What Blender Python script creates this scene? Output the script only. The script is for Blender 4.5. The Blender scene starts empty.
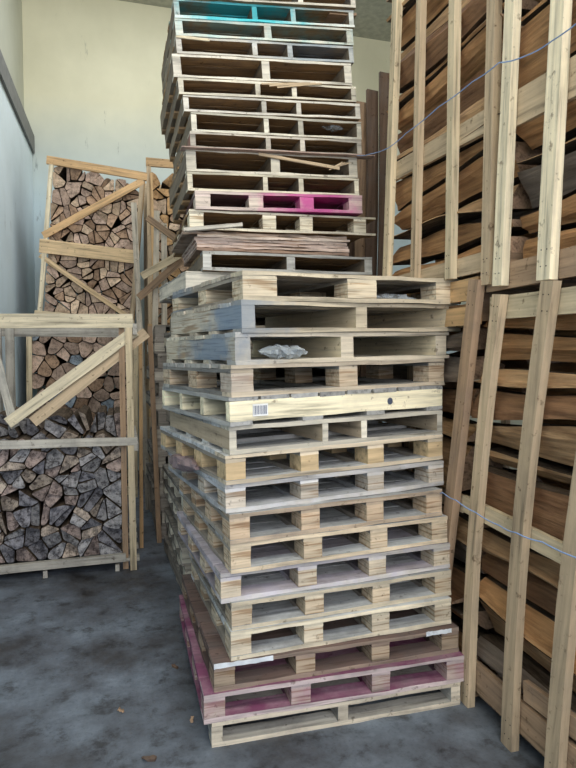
import bpy, math, random
from mathutils import Vector, Matrix
R = math.radians
sc = bpy.context.scene
col = sc.collection

# ------------------------------------------------------------------ camera
cam_data = bpy.data.cameras.new('camera')
cam = bpy.data.objects.new('camera', cam_data)
col.objects.link(cam)
cam.location = (0, 0, 1.6)
cam.rotation_euler = (R(90 - 2.767), 0, 0)
cam_data.sensor_fit = 'VERTICAL'
cam_data.sensor_height = 24.0
cam_data.lens = 24.0 * 600 / 768
cam_data.clip_start = 0.05
sc.camera = cam

TH = R(15.6)                      # the building's axes are turned by this much: u across, v into the depth
CT, ST = math.cos(TH), math.sin(TH)
def W(u, v, z=0.0):
    return Vector((u * CT - v * ST, u * ST + v * CT, z))

# ------------------------------------------------------------------ light
world = bpy.data.worlds.new('sky')
sc.world = world
world.use_nodes = True
bg = world.node_tree.nodes['Background']
bg.inputs[0].default_value = (0.54, 0.71, 1.0, 1)
bg.inputs[1].default_value = 1.15

def area(name, u, v, z, tu, tv, tz, sx, sy, power, color):
    d = bpy.data.lights.new(name, 'AREA')
    d.shape = 'RECTANGLE'; d.size = sx; d.size_y = sy; d.energy = power; d.color = color
    o = bpy.data.objects.new(name, d); col.objects.link(o)
    o.location = W(u, v, z)
    o.rotation_euler = (W(tu, tv, tz) - o.location).to_track_quat('-Z', 'Y').to_euler()
    return o
area('open_gate_daylight', 0.3, -2.6, 3.2, 0.6, 4.0, 2.2, 4.6, 2.8, 255, (1.0, 0.97, 0.94))
area('front_roof_light_daylight', 0.8, -0.6, 6.15, 0.7, 4.5, 2.4, 4.0, 2.2, 300, (1.0, 0.94, 0.82))
area('rear_fill_light', 0.4, 6.0, 6.25, -0.2, 6.4, 0.0, 2.6, 2.2, 150, (0.92, 0.96, 1.0))  # added fill for the shaded rear left, not an actual opening in the roof

vs = sc.view_settings
vs.view_transform = 'Standard'; vs.look = 'None'; vs.gamma = 1.0; vs.use_curve_mapping = False
vs.exposure = -0.12

# ------------------------------------------------------------------ materials
def newmat(name):
    m = bpy.data.materials.new(name); m.use_nodes = True
    nt = m.node_tree; nt.nodes.clear()
    out = nt.nodes.new('ShaderNodeOutputMaterial'); b = nt.nodes.new('ShaderNodeBsdfPrincipled')
    nt.links.new(b.outputs[0], out.inputs[0])
    return m, nt, b
def coords(nt, scale, which='Object'):
    tc = nt.nodes.new('ShaderNodeTexCoord'); mp = nt.nodes.new('ShaderNodeMapping')
    mp.inputs['Scale'].default_value = scale
    nt.links.new(tc.outputs[which], mp.inputs[0])
    return tc, mp
def noise(nt, vec, scale, detail=4, rough=0.55):
    n = nt.nodes.new('ShaderNodeTexNoise'); n.inputs['Scale'].default_value = scale
    n.inputs['Detail'].default_value = detail; n.inputs['Roughness'].default_value = rough
    nt.links.new(vec, n.inputs['Vector']); return n
def ramp(nt, fac, stops):
    r = nt.nodes.new('ShaderNodeValToRGB'); cr = r.color_ramp
    while len(cr.elements) < len(stops): cr.elements.new(0.5)
    for e, (p, c) in zip(cr.elements, stops):
        e.position = p; e.color = (*c, 1) if len(c) == 3 else c
    nt.links.new(fac, r.inputs[0]); return r
def mix(nt, fac, a, b, mode='MIX'):
    m = nt.nodes.new('ShaderNodeMixRGB'); m.blend_type = mode
    for s, v in zip(m.inputs, (fac, a, b)):
        if hasattr(v, 'is_output') or isinstance(v, bpy.types.NodeSocket): nt.links.new(v, s)
        elif isinstance(v, (int, float)): s.default_value = v
        else: s.default_value = (*v, 1)
    return m.outputs[0]
def bump(nt, b, h, strength, dist=0.01):
    n = nt.nodes.new('ShaderNodeBump'); n.inputs['Strength'].default_value = strength
    n.inputs['Distance'].default_value = dist
    nt.links.new(h, n.inputs['Height']); nt.links.new(n.outputs[0], b.inputs['Normal'])
def math_node(nt, op, a, b=None):
    m = nt.nodes.new('ShaderNodeMath'); m.operation = op
    for s, v in zip(m.inputs, (a, b)):
        if v is None: continue
        if isinstance(v, (int, float)): s.default_value = v
        else: nt.links.new(v, s)
    return m.outputs[0]
def sc3(c, k): return tuple(min(1, x * k) for x in c)

def wood(name, base, dirt=0.35, dirt_col=(0.13, 0.12, 0.115), axis='X', stain=None, var=0.22, grain=1.0, layered=False, sat=0.98):
    """sawn timber with its grain along the local axis; stain = (colour, how much, (x, y, z) or None, radius)"""
    m, nt, b = newmat(name)
    st = {'X': (1.2, 22, 22), 'Y': (22, 1.2, 22), 'Z': (22, 22, 1.2)}[axis]
    tc, mp = coords(nt, st)
    oi = nt.nodes.new('ShaderNodeObjectInfo')
    off = nt.nodes.new('ShaderNodeVectorMath'); off.operation = 'ADD'
    sc_ = nt.nodes.new('ShaderNodeVectorMath'); sc_.operation = 'SCALE'
    comb = nt.nodes.new('ShaderNodeCombineXYZ')
    for i in range(3): nt.links.new(oi.outputs['Random'], comb.inputs[i])
    nt.links.new(comb.outputs[0], sc_.inputs[0]); sc_.inputs['Scale'].default_value = 37.0
    nt.links.new(mp.outputs[0], off.inputs[0]); nt.links.new(sc_.outputs[0], off.inputs[1])
    g = noise(nt, off.outputs[0], 1.6 * grain, 5, 0.62)
    c = ramp(nt, g.outputs[0], [(0.31, sc3(base, 0.42)), (0.44, sc3(base, 0.85)), (0.66, sc3(base, 1.15))]).outputs[0]
    if layered:
        mp2 = nt.nodes.new('ShaderNodeMapping'); mp2.inputs['Scale'].default_value = (4, 4, 95)
        nt.links.new(tc.outputs['Object'], mp2.inputs[0])
        l = noise(nt, mp2.outputs[0], 1.0, 2, 0.5)
        lr = ramp(nt, l.outputs[0], [(0.38, (0.52, 0.4, 0.3)), (0.5, (1, 1, 1))])
        c = mix(nt, 0.85, c, lr.outputs[0], 'MULTIPLY')
    off2 = nt.nodes.new('ShaderNodeVectorMath'); off2.operation = 'ADD'
    nt.links.new(tc.outputs['Object'], off2.inputs[0]); nt.links.new(sc_.outputs[0], off2.inputs[1])
    d = noise(nt, off2.outputs[0], 5.0, 6, 0.7)
    dr = ramp(nt, d.outputs[0], [(0.45, (0, 0, 0)), (0.66, (1, 1, 1))])
    fac = math_node(nt, 'MULTIPLY', dr.outputs[0], dirt)
    c = mix(nt, fac, c, dirt_col)
    sk = noise(nt, off2.outputs[0], 26.0, 3, 0.6)
    skr = ramp(nt, sk.outputs[0], [(0.27, (0.3, 0.26, 0.23)), (0.37, (1, 1, 1))])
    c = mix(nt, 0.8, c, skr.outputs[0], 'MULTIPLY')
    if stain:
        scol, amt, ctr, rad = stain
        n3 = noise(nt, tc.outputs['Object'], 7.0, 4, 0.6)
        if ctr is not None:
            vm = nt.nodes.new('ShaderNodeVectorMath'); vm.operation = 'DISTANCE'
            nt.links.new(tc.outputs['Object'], vm.inputs[0]); vm.inputs[1].default_value = ctr
            k = math_node(nt, 'SUBTRACT', 1.0, math_node(nt, 'DIVIDE', vm.outputs['Value'], rad))
            k = math_node(nt, 'ADD', k, math_node(nt, 'MULTIPLY', math_node(nt, 'SUBTRACT', n3.outputs[0], 0.5), 1.6))
            kr = ramp(nt, k, [(0.1, (0, 0, 0)), (0.75, (1, 1, 1))])
        else:
            kr = ramp(nt, n3.outputs[0], [(0.38, (0.15,) * 3), (0.6, (1, 1, 1))])
        c = mix(nt, math_node(nt, 'MULTIPLY', math_node(nt, 'MULTIPLY', kr.outputs[0], amt), math_node(nt, 'ADD', 0.62, math_node(nt, 'MULTIPLY', g.outputs[0], 0.6))), c, scol)
    v = math_node(nt, 'ADD', math_node(nt, 'MULTIPLY', oi.outputs['Random'], 2 * var), 1.0 - var)
    hs = nt.nodes.new('ShaderNodeHueSaturation')
    nt.links.new(v, hs.inputs['Value']); nt.links.new(c, hs.inputs['Color']); hs.inputs['Saturation'].default_value = sat
    nt.links.new(hs.outputs[0], b.inputs['Base Color'])
    b.inputs['Roughness'].default_value = 0.8
    b.inputs['Specular IOR Level'].default_value = 0.25
    bump(nt, b, g.outputs[0], 0.35, 0.004)
    return m

def log_end(name, base, ring=0.35, crack=0.5, patch=.7):
    m, nt, b = newmat(name)
    tc, mp = coords(nt, (1, 1, 1))
    oi = nt.nodes.new('ShaderNodeObjectInfo')
    n1 = noise(nt, mp.outputs[0], 9, 4, 0.6)
    sep = nt.nodes.new('ShaderNodeSeparateXYZ'); nt.links.new(mp.outputs[0], sep.inputs[0])
    cb = nt.nodes.new('ShaderNodeCombineXYZ'); nt.links.new(sep.outputs[0], cb.inputs[0]); nt.links.new(sep.outputs[2], cb.inputs[2])
    ln = nt.nodes.new('ShaderNodeVectorMath'); ln.operation = 'LENGTH'; nt.links.new(cb.outputs[0], ln.inputs[0])
    r = math_node(nt, 'SINE', math_node(nt, 'ADD', math_node(nt, 'MULTIPLY', ln.outputs['Value'], 420.0), math_node(nt, 'MULTIPLY', n1.outputs[0], 14.0)))
    r = math_node(nt, 'ADD', math_node(nt, 'MULTIPLY', r, 0.5), 0.5)
    c = mix(nt, math_node(nt, 'MULTIPLY', r, ring), base, sc3(base, 0.62))
    n2 = noise(nt, mp.outputs[0], 30, 5, 0.7)
    cr = ramp(nt, n2.outputs[0], [(0.38, (0.22, 0.2, 0.2)), (0.5, (1, 1, 1)), (0.66, (1.2, 1.2, 1.2))])
    c = mix(nt, crack, c, cr.outputs[0], 'MULTIPLY')
    tw = nt.nodes.new('ShaderNodeTexCoord')
    gm = nt.nodes.new('ShaderNodeNewGeometry')
    n4 = noise(nt, gm.outputs['Position'], 14, 4, 0.7)
    pr = ramp(nt, n4.outputs[0], [(0.40, (0.36, 0.37, 0.40)), (0.55, (1, 1, 1))])
    c = mix(nt, min(1, crack * patch), c, pr.outputs[0], 'MULTIPLY')
    hs = nt.nodes.new('ShaderNodeHueSaturation')
    nt.links.new(math_node(nt, 'ADD', math_node(nt, 'MULTIPLY', oi.outputs['Random'], 0.55), 0.7), hs.inputs['Value'])
    nt.links.new(c, hs.inputs['Color']); nt.links.new(hs.outputs[0], b.inputs['Base Color'])
    b.inputs['Roughness'].default_value = 0.9; b.inputs['Specular IOR Level'].default_value = 0.15
    bump(nt, b, n2.outputs[0], 0.5, 0.006)
    return m

def bark(name, base):
    m, nt, b = newmat(name)
    tc, mp = coords(nt, (30, 5, 30))
    n = noise(nt, mp.outputs[0], 1.0, 6, 0.7)
    c = ramp(nt, n.outputs[0], [(0.35, sc3(base, 0.45)), (0.65, sc3(base, 1.5))])
    nt.links.new(c.outputs[0], b.inputs['Base Color'])
    b.inputs['Roughness'].default_value = 0.95; b.inputs['Specular IOR Level'].default_value = 0.1
    bump(nt, b, n.outputs[0], 0.8, 0.01)
    return m

def split_face(name, base):
    """cloven long face: fibres along local Y"""
    m, nt, b = newmat(name)
    oi = nt.nodes.new('ShaderNodeObjectInfo')
    tc, mp = coords(nt, (26, 1.5, 26))
    n = noise(nt, mp.outputs[0], 1.7, 6, 0.65)
    c = ramp(nt, n.outputs[0], [(0.3, sc3(base, 0.55)), (0.5, base), (0.66, sc3(base, 1.3)), (0.8, sc3(base, 2.0))]).outputs[0]
    tc2, mp2 = coords(nt, (9, 2.2, 9))
    n2 = noise(nt, mp2.outputs[0], 1.2, 4, 0.6)
    cr = ramp(nt, n2.outputs[0], [(0.3, (0.42, 0.33, 0.27)), (0.5, (1, 1, 1)), (0.75, (1.0, 1.0, 0.96))])
    c = mix(nt, 0.8, c, cr.outputs[0], 'MULTIPLY')
    kn = noise(nt, tc.outputs['Object'], 6.0, 2, 0.5)
    kr = ramp(nt, kn.outputs[0], [(0.25, (0.25, 0.15, 0.09)), (0.32, (1, 1, 1))])
    c = mix(nt, 0.8, c, kr.outputs[0], 'MULTIPLY')
    hs = nt.nodes.new('ShaderNodeHueSaturation')
    nt.links.new(math_node(nt, 'ADD', math_node(nt, 'MULTIPLY', oi.outputs['Random'], 0.6), 0.68), hs.inputs['Value'])
    nt.links.new(c, hs.inputs['Color']); nt.links.new(hs.outputs[0], b.inputs['Base Color'])
    b.inputs['Roughness'].default_value = 0.7; b.inputs['Specular IOR Level'].default_value = 0.3
    bump(nt, b, n.outputs[0], 0.7, 0.012)
    return m

def plain(name, colr, rough=0.8, metal=0.0, alpha=1.0):
    m, nt, b = newmat(name)
    tc, mp = coords(nt, (1, 1, 1)); n = noise(nt, mp.outputs[0], 14, 3)
    c = ramp(nt, n.outputs[0], [(0.3, sc3(colr, 0.8)), (0.7, sc3(colr, 1.1))])
    nt.links.new(c.outputs[0], b.inputs['Base Color'])
    b.inputs['Roughness'].default_value = rough; b.inputs['Metallic'].default_value = metal
    b.inputs['Alpha'].default_value = alpha
    return m

# ---- concrete floor
def floor_mat():
    m, nt, b = newmat('worn_wet_concrete')
    tc, mp = coords(nt, (1, 1, 1))
    n1 = noise(nt, mp.outputs[0], 1.3, 6, 0.65); n2 = noise(nt, mp.outputs[0], 7, 6, 0.7); n3 = noise(nt, mp.outputs[0], 60, 3, 0.6)
    c = ramp(nt, n1.outputs[0], [(0.36, (0.052, 0.052, 0.056)), (0.48, (0.105, 0.119, 0.142)), (0.64, (0.19, 0.228, 0.275))]).outputs[0]
    c2 = ramp(nt, n2.outputs[0], [(0.34, (0.32, 0.29, 0.27)), (0.46, (0.85, 0.85, 0.85)), (0.7, (1.2, 1.2, 1.2))]).outputs[0]
    c = mix(nt, 0.85, c, c2, 'MULTIPLY')
    sp = ramp(nt, n3.outputs[0], [(0.3, (0.6, 0.58, 0.56)), (0.45, (1, 1, 1))]).outputs[0]
    c = mix(nt, 0.5, c, sp, 'MULTIPLY')
    nt.links.new(c, b.inputs['Base Color'])
    rr = ramp(nt, n1.outputs[0], [(0.35, (0.42,) * 3), (0.65, (0.72,) * 3)])
    nt.links.new(rr.outputs[0], b.inputs['Roughness'])
    b.inputs['Specular IOR Level'].default_value = 0.4
    bump(nt, b, n2.outputs[0], 0.25, 0.01)
    return m
def wall_mat(name, upper, lower, split, soft, marks=0.5):
    """plaster, one colour above the other with a soft boundary, scuffs"""
    m, nt, b = newmat(name)
    tc = nt.nodes.new('ShaderNodeTexCoord'); sep = nt.nodes.new('ShaderNodeSeparateXYZ')
    nt.links.new(tc.outputs['Object'], sep.inputs[0])
    n1 = noise(nt, tc.outputs['Object'], 0.9, 5, 0.6)
    z = math_node(nt, 'ADD', sep.outputs[2], math_node(nt, 'MULTIPLY', math_node(nt, 'SUBTRACT', n1.outputs[0], 0.5), 0.5))
    k = nt.nodes.new('ShaderNodeMapRange')
    nt.links.new(z, k.inputs[0]); k.inputs[1].default_value = split - soft; k.inputs[2].default_value = split + soft
    c = mix(nt, k.outputs[0], lower, upper)
    bl = ramp(nt, n1.outputs[0], [(0.3, (0.86, 0.86, 0.84)), (0.7, (1.04, 1.04, 1.04))]).outputs[0]
    c = mix(nt, 1.0, c, bl, 'MULTIPLY')
    mp = nt.nodes.new('ShaderNodeMapping'); mp.inputs['Scale'].default_value = (6, 6, 1.1)
    nt.links.new(tc.outputs['Object'], mp.inputs[0])
    n2 = noise(nt, mp.outputs[0], 1.5, 5, 0.7)
    st = ramp(nt, n2.outputs[0], [(0.27, (0.3, 0.32, 0.33)), (0.35, (1, 1, 1))]).outputs[0]
    c = mix(nt, marks, c, st, 'MULTIPLY')
    nt.links.new(c, b.inputs['Base Color']); b.inputs['Roughness'].default_value = 0.85
    bump(nt, b, n2.outputs[0], 0.1, 0.01)
    return m

M_floor = floor_mat()
M_back = wall_mat('two_tone_plaster', (0.72, 0.69, 0.51), (0.55, 0.66, 0.70), 4.3, 0.7, 0.75)
M_left_up = wall_mat('dull_plaster', (0.55, 0.55, 0.45), (0.55, 0.55, 0.45), 0, 1, 0.3)
M_panel = wall_mat('pale_blue_paint', (0.80, 0.90, 0.94), (0.62, 0.80, 0.94), 2.4, 1.6, 0.8)
M_ceiling = plain('grey_green_ceiling', (0.48, 0.48, 0.40))
M_cap = plain('dark_weathered_capping', (0.21, 0.21, 0.20))

# ------------------------------------------------------------------ mesh helpers
class MB:
    def __init__(s): s.v = []; s.f = []; s.m = []
    def add(s, vs, fs, mi=0):
        o = len(s.v); s.v += [tuple(v) for v in vs]; s.f += [tuple(o + i for i in f) for f in fs]; s.m += [mi] * len(fs)
    def box(s, x0, x1, y0, y1, z0, z1, mi=0):
        s.add([(x0, y0, z0), (x1, y0, z0), (x1, y1, z0), (x0, y1, z0), (x0, y0, z1), (x1, y0, z1), (x1, y1, z1), (x0, y1, z1)],
              [(3, 2, 1, 0), (4, 5, 6, 7), (0, 1, 5, 4), (1, 2, 6, 5), (2, 3, 7, 6), (3, 0, 4, 7)], mi)
    def sawn(s, x0, x1, y0, y1, z0, z1, axis=0, n=7, jit=0.0015, rng=random, mi=0):
        """a sawn board: long axis split in n, slightly wavy"""
        lo, hi = [x0, y0, z0], [x1, y1, z1]
        a, b, c = axis, (axis + 1) % 3, (axis + 2) % 3
        vs = []
        ph = rng.random() * 9
        for i in range(n + 1):
            t = lo[a] + (hi[a] - lo[a]) * i / n
            for (qb, qc) in ((lo[b], lo[c]), (hi[b], lo[c]), (hi[b], hi[c]), (lo[b], hi[c])):
                p = [0, 0, 0]; p[a] = t; p[b] = qb + rng.uniform(-jit, jit); p[c] = qc + rng.uniform(-jit, jit)
                vs.append(p)
        fs = []
        for i in range(n):
            k = 4 * i
            for j in range(4):
                fs.append((k + j, k + (j + 1) % 4, k + 4 + (j + 1) % 4, k + 4 + j))
        fs.append((3, 2, 1, 0)); e = 4 * n; fs.append((e, e + 1, e + 2, e + 3))
        s.add(vs, fs, mi)
    def tube(s, pts, r, n=6, mi=0):
        vs = []; fs = []
        pts = [Vector(p) for p in pts]
        for i, p in enumerate(pts):
            t = (pts[min(i + 1, len(pts) - 1)] - pts[max(i - 1, 0)]).normalized()
            a = t.cross(Vector((0.3, 0.2, 1))).normalized(); b = t.cross(a)
            for k in range(n):
                an = 2 * math.pi * k / n
                vs.append(p + a * math.cos(an) * r + b * math.sin(an) * r)
        for i in range(len(pts) - 1):
            for k in range(n):
                fs.append((i * n + k, i * n + (k + 1) % n, (i + 1) * n + (k + 1) % n, (i + 1) * n + k))
        fs.append(tuple(range(n))[::-1]); fs.append(tuple((len(pts) - 1) * n + k for k in range(n)))
        s.add(vs, fs, mi)
    def build(s, name, mats, parent=None, matrix=None):
        me = bpy.data.meshes.new(name)
        me.from_pydata(s.v, [], s.f)
        if not isinstance(mats, (list, tuple)): mats = [mats]
        for m in mats: me.materials.append(m)
        if len(mats) > 1: me.polygons.foreach_set('material_index', s.m)
        me.validate(); me.update()
        o = bpy.data.objects.new(name, me); col.objects.link(o)
        if parent is not None: o.parent = parent
        if matrix is not None: o.matrix_local = matrix
        return o

def tag(o, label, cat, group=None, kind=None):
    o['label'] = label; o['category'] = cat
    if group: o['group'] = group
    if kind: o['kind'] = kind
    return o
def thing(name, label, cat, loc, rot=(0, 0, 0), group=None):
    o = bpy.data.objects.new(name, None); col.objects.link(o)
    o.empty_display_size = 0.1
    o.location = loc; o.rotation_euler = rot
    return tag(o, label, cat, group)
def frame(p, q, normal):
    """matrix with local X along p->q, local Z near the normal, origin at p"""
    p, q, n = Vector(p), Vector(q), Vector(normal)
    x = (q - p).normalized(); y = n.cross(x).normalized(); z = x.cross(y)
    m = Matrix((x, y, z)).transposed().to_4x4(); m.translation = p
    return m, (q - p).length
def bar(name, p, q, w, t, normal, mat, parent=None, nails=False, jit=0.001, rng=random, bow=0.0):
    """a batten whose OUTER face centre line runs p->q; w wide, t thick (behind the face)"""
    m, L = frame(p, q, normal)
    b = MB(); b.sawn(0, L, -w / 2, w / 2, -t, 0, 0, 8, jit, rng)
    if bow:
        b.v = [(x, y + bow * math.sin(math.pi * x / L), z) for x, y, z in b.v]
    mats = [mat]
    if nails:
        mats.append(M_nail)
        for x in (0.05, 0.11, L - 0.05, L - 0.11):
            for y in (-w * 0.22, w * 0.2):
                c = [(x + 0.0028 * math.cos(k * math.pi / 3), y + 0.0028 * math.sin(k * math.pi / 3), 0.0016) for k in range(6)]
                b.add(c + [(a, bb, -0.002) for a, bb, _ in c], [tuple(range(6))] + [(k, k + 6, (k + 1) % 6 + 6, (k + 1) % 6) for k in range(6)], 1)
    return b.build(name, mats, parent, m)
M_nail = plain('rusty_nail', (0.08, 0.065, 0.055), 0.6, 0.5)

# ------------------------------------------------------------------ the room
MBLD = Matrix.Rotation(TH, 4, 'Z')
def structure(name, u0, u1, v0, v1, z0, z1, mat):
    b = MB(); b.box(u0, u1, v0, v1, z0, z1)
    o = b.build(name, mat, None, MBLD); o['kind'] = 'structure'; return o
structure('floor', -1.3, 5.2, -3.2, 8.8, -0.12, 0.0, M_floor)
structure('wall_back', -1.3, 5.2, 8.5, 8.8, 0.0, 6.3, M_back)
structure('wall_left', -1.45, -1.15, -3.2, 8.5, 0.0, 6.3, M_left_up)
structure('wall_left_lower', -1.15, -1.06, -1.0, 8.48, 0.0, 4.2, M_panel)
structure('trim_1', -1.15, -1.03, -1.0, 8.48, 4.2, 4.42, M_cap)
structure('wall_right', 5.2, 5.5, -3.2, 8.8, 0.0, 6.3, M_left_up)
structure('ceiling', -1.45, 5.5, -3.2, 8.8, 6.3, 6.5, M_ceiling)

# ------------------------------------------------------------------ pallets
rng = random.Random(11)
TAN = (0.60, 0.44, 0.26); PALE = (0.66, 0.57, 0.43); CREAM = (0.78, 0.70, 0.50); GREY = (0.40, 0.39, 0.36)
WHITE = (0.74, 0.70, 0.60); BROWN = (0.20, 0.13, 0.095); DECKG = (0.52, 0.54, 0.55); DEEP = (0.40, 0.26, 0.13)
_mc = {}
def wmat(key, **kw):
    if key not in _mc: _mc[key] = wood(key, **kw)
    return _mc[key]

def pallet(kind, X, Y, z, yaw, tilt, Wd, L, h, label, group, front=PALE, deck=DECKG, blockc=PALE, side=None, inner=None, nW=4, nL=4,
           bw=0.088, stain=None, bstain=None, sstain=None, fstain=True, dirt=0.3, layered=True, thick=0.018, name='pallet', far=False, posW=None):
    """kind: 'block' | 'stringer' (stringers run away from the front) | 'closed' (stringer forms the front)"""
    r = random.Random(int(z * 1000) + int(X * 777))
    root = thing(name, label, 'pallet', (X, Y, z), (0, -R(tilt), R(yaw)), group)
    idn = f'{int(z*1000)}_{int(abs(X)*1000)}'
    mF = wmat('edge_board_' + idn, base=front, dirt=dirt, stain=stain if fstain else None)
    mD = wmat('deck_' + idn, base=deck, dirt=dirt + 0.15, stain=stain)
    mL = wmat('deck_long_' + idn, base=(.33, .295, .25) if (kind == 'block' and deck == DECKG) else sc3(deck, .7), dirt=dirt + 0.1, axis='Y', stain=stain)
    mB = wmat('block_' + idn, base=blockc, dirt=dirt * 0.6, layered=layered, stain=bstain, var=0.12)
    mS = wmat('side_' + idn, base=side or front, dirt=dirt, axis='Y', stain=sstain, layered=bool(inner))
    mI = wmat('inner_' + idn, base=inner or side or front, dirt=dirt * .5, axis='Y')
    t = thick; j = 0.0026
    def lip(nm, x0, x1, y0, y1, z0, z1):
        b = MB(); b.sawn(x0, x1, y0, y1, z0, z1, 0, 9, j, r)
        for q in range(9): b.m[4 * q + 3] = 1  # lighter front edge on a darker body: underside shade put into the colour
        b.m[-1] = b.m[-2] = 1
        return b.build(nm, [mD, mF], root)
    def bd(nm, x0, x1, y0, y1, z0, z1, ax, m, jj=j):
        # origin at the board's own corner region stays the pallet's: stains sit on the pallet
        b = MB(); b.sawn(x0, x1, y0, y1, z0, z1, ax, 9, jj, r)
        return b.build(nm, m, root)
    if kind == 'block':
        tb = t * 0.9
        # top boards across, over runners in depth
        n = 8; gap = 0.006; w = (L - gap * (n - 1)) / n
        for i in range(n):
            y0 = i * (w + gap)
            o = r.uniform(-0.004, 0.004) if i else 0
            if i == 0: lip('deck_board', 0, Wd, 0, w, h - t, h)
            else: bd('deck_board', o, Wd + o, y0, y0 + w, h - t, h, 0, mD)
        xs = posW or [i * (Wd - bw) / (nW - 1) for i in range(nW)]
        bl = 0.115
        ys = [k * (L - bl) / (nL - 1) for k in range(nL)]
        for i, x in enumerate(xs):
            b = MB(); b.sawn(x, x + bw, 0.003, L - 0.003, h - t - tb, h - t, 1, 9, j * .6, r); b.m[-1] = b.m[-2] = 1
            b.build('runner_board', [mL, mF], root)
            bd('bottom_board', x, x + bw, 0.10, L - 0.10, 0, t, 1, mL)
            for k, y in enumerate(ys):
                b = MB(); b.sawn(x + 0.001, x + bw - 0.001, y + 0.002, y + bl, t, h - t - tb, 2, 2, 0.001, r)
                b.build('block', mB, root)
        lip('bottom_board', 0, Wd, 0, 0.098, 0, t)
        bd('bottom_board', 0, Wd, L - 0.098, L, 0, t, 0, mD)
    elif kind == 'stringer':
        xs = posW or [i * (Wd - bw) / (nW - 1) for i in range(nW)]
        n = 8; gap = 0.010; w = (L - gap * (n - 1)) / n
        for i in range(n):
            y0 = i * (w + gap)
            o = r.uniform(-0.005, 0.005) if i else 0
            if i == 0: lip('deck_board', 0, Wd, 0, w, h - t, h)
            else: bd('deck_board', o, Wd + o, y0, y0 + w, h - t, h, 0, mD)
        for x in xs:
            b = MB(); b.sawn(x, x + bw, 0.002, L - 0.002, t, h - t, 1, 9, 0.0012, r)
            b.m[-1] = b.m[-2] = 1
            b.build('stringer', [mS if x == xs[0] or not sstain else mI, mF], root)
        for y0 in (0, L * 0.3, L * 0.58, L - 0.09):
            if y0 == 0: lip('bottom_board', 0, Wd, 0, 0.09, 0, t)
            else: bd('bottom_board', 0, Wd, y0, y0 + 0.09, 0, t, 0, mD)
    else:
        n = 8; gap = 0.012; w = (Wd - gap * (n - 1)) / n
        for i in range(n):
            x0 = i * (w + gap)
            bd('deck_board', x0, x0 + w, 0, L, h - t, h, 1, mL)
        for k in range(nL):
            y = k * (L - 0.04) / (nL - 1)
            bd('stringer', 0, Wd, y, y + 0.04, t, h - t, 0, mF)
        for x0 in (0, Wd * 0.3, Wd * 0.6, Wd - 0.1):
            bd('bottom_board', x0, x0 + 0.1, 0, L, 0, t, 1, mL)
    return root

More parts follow.
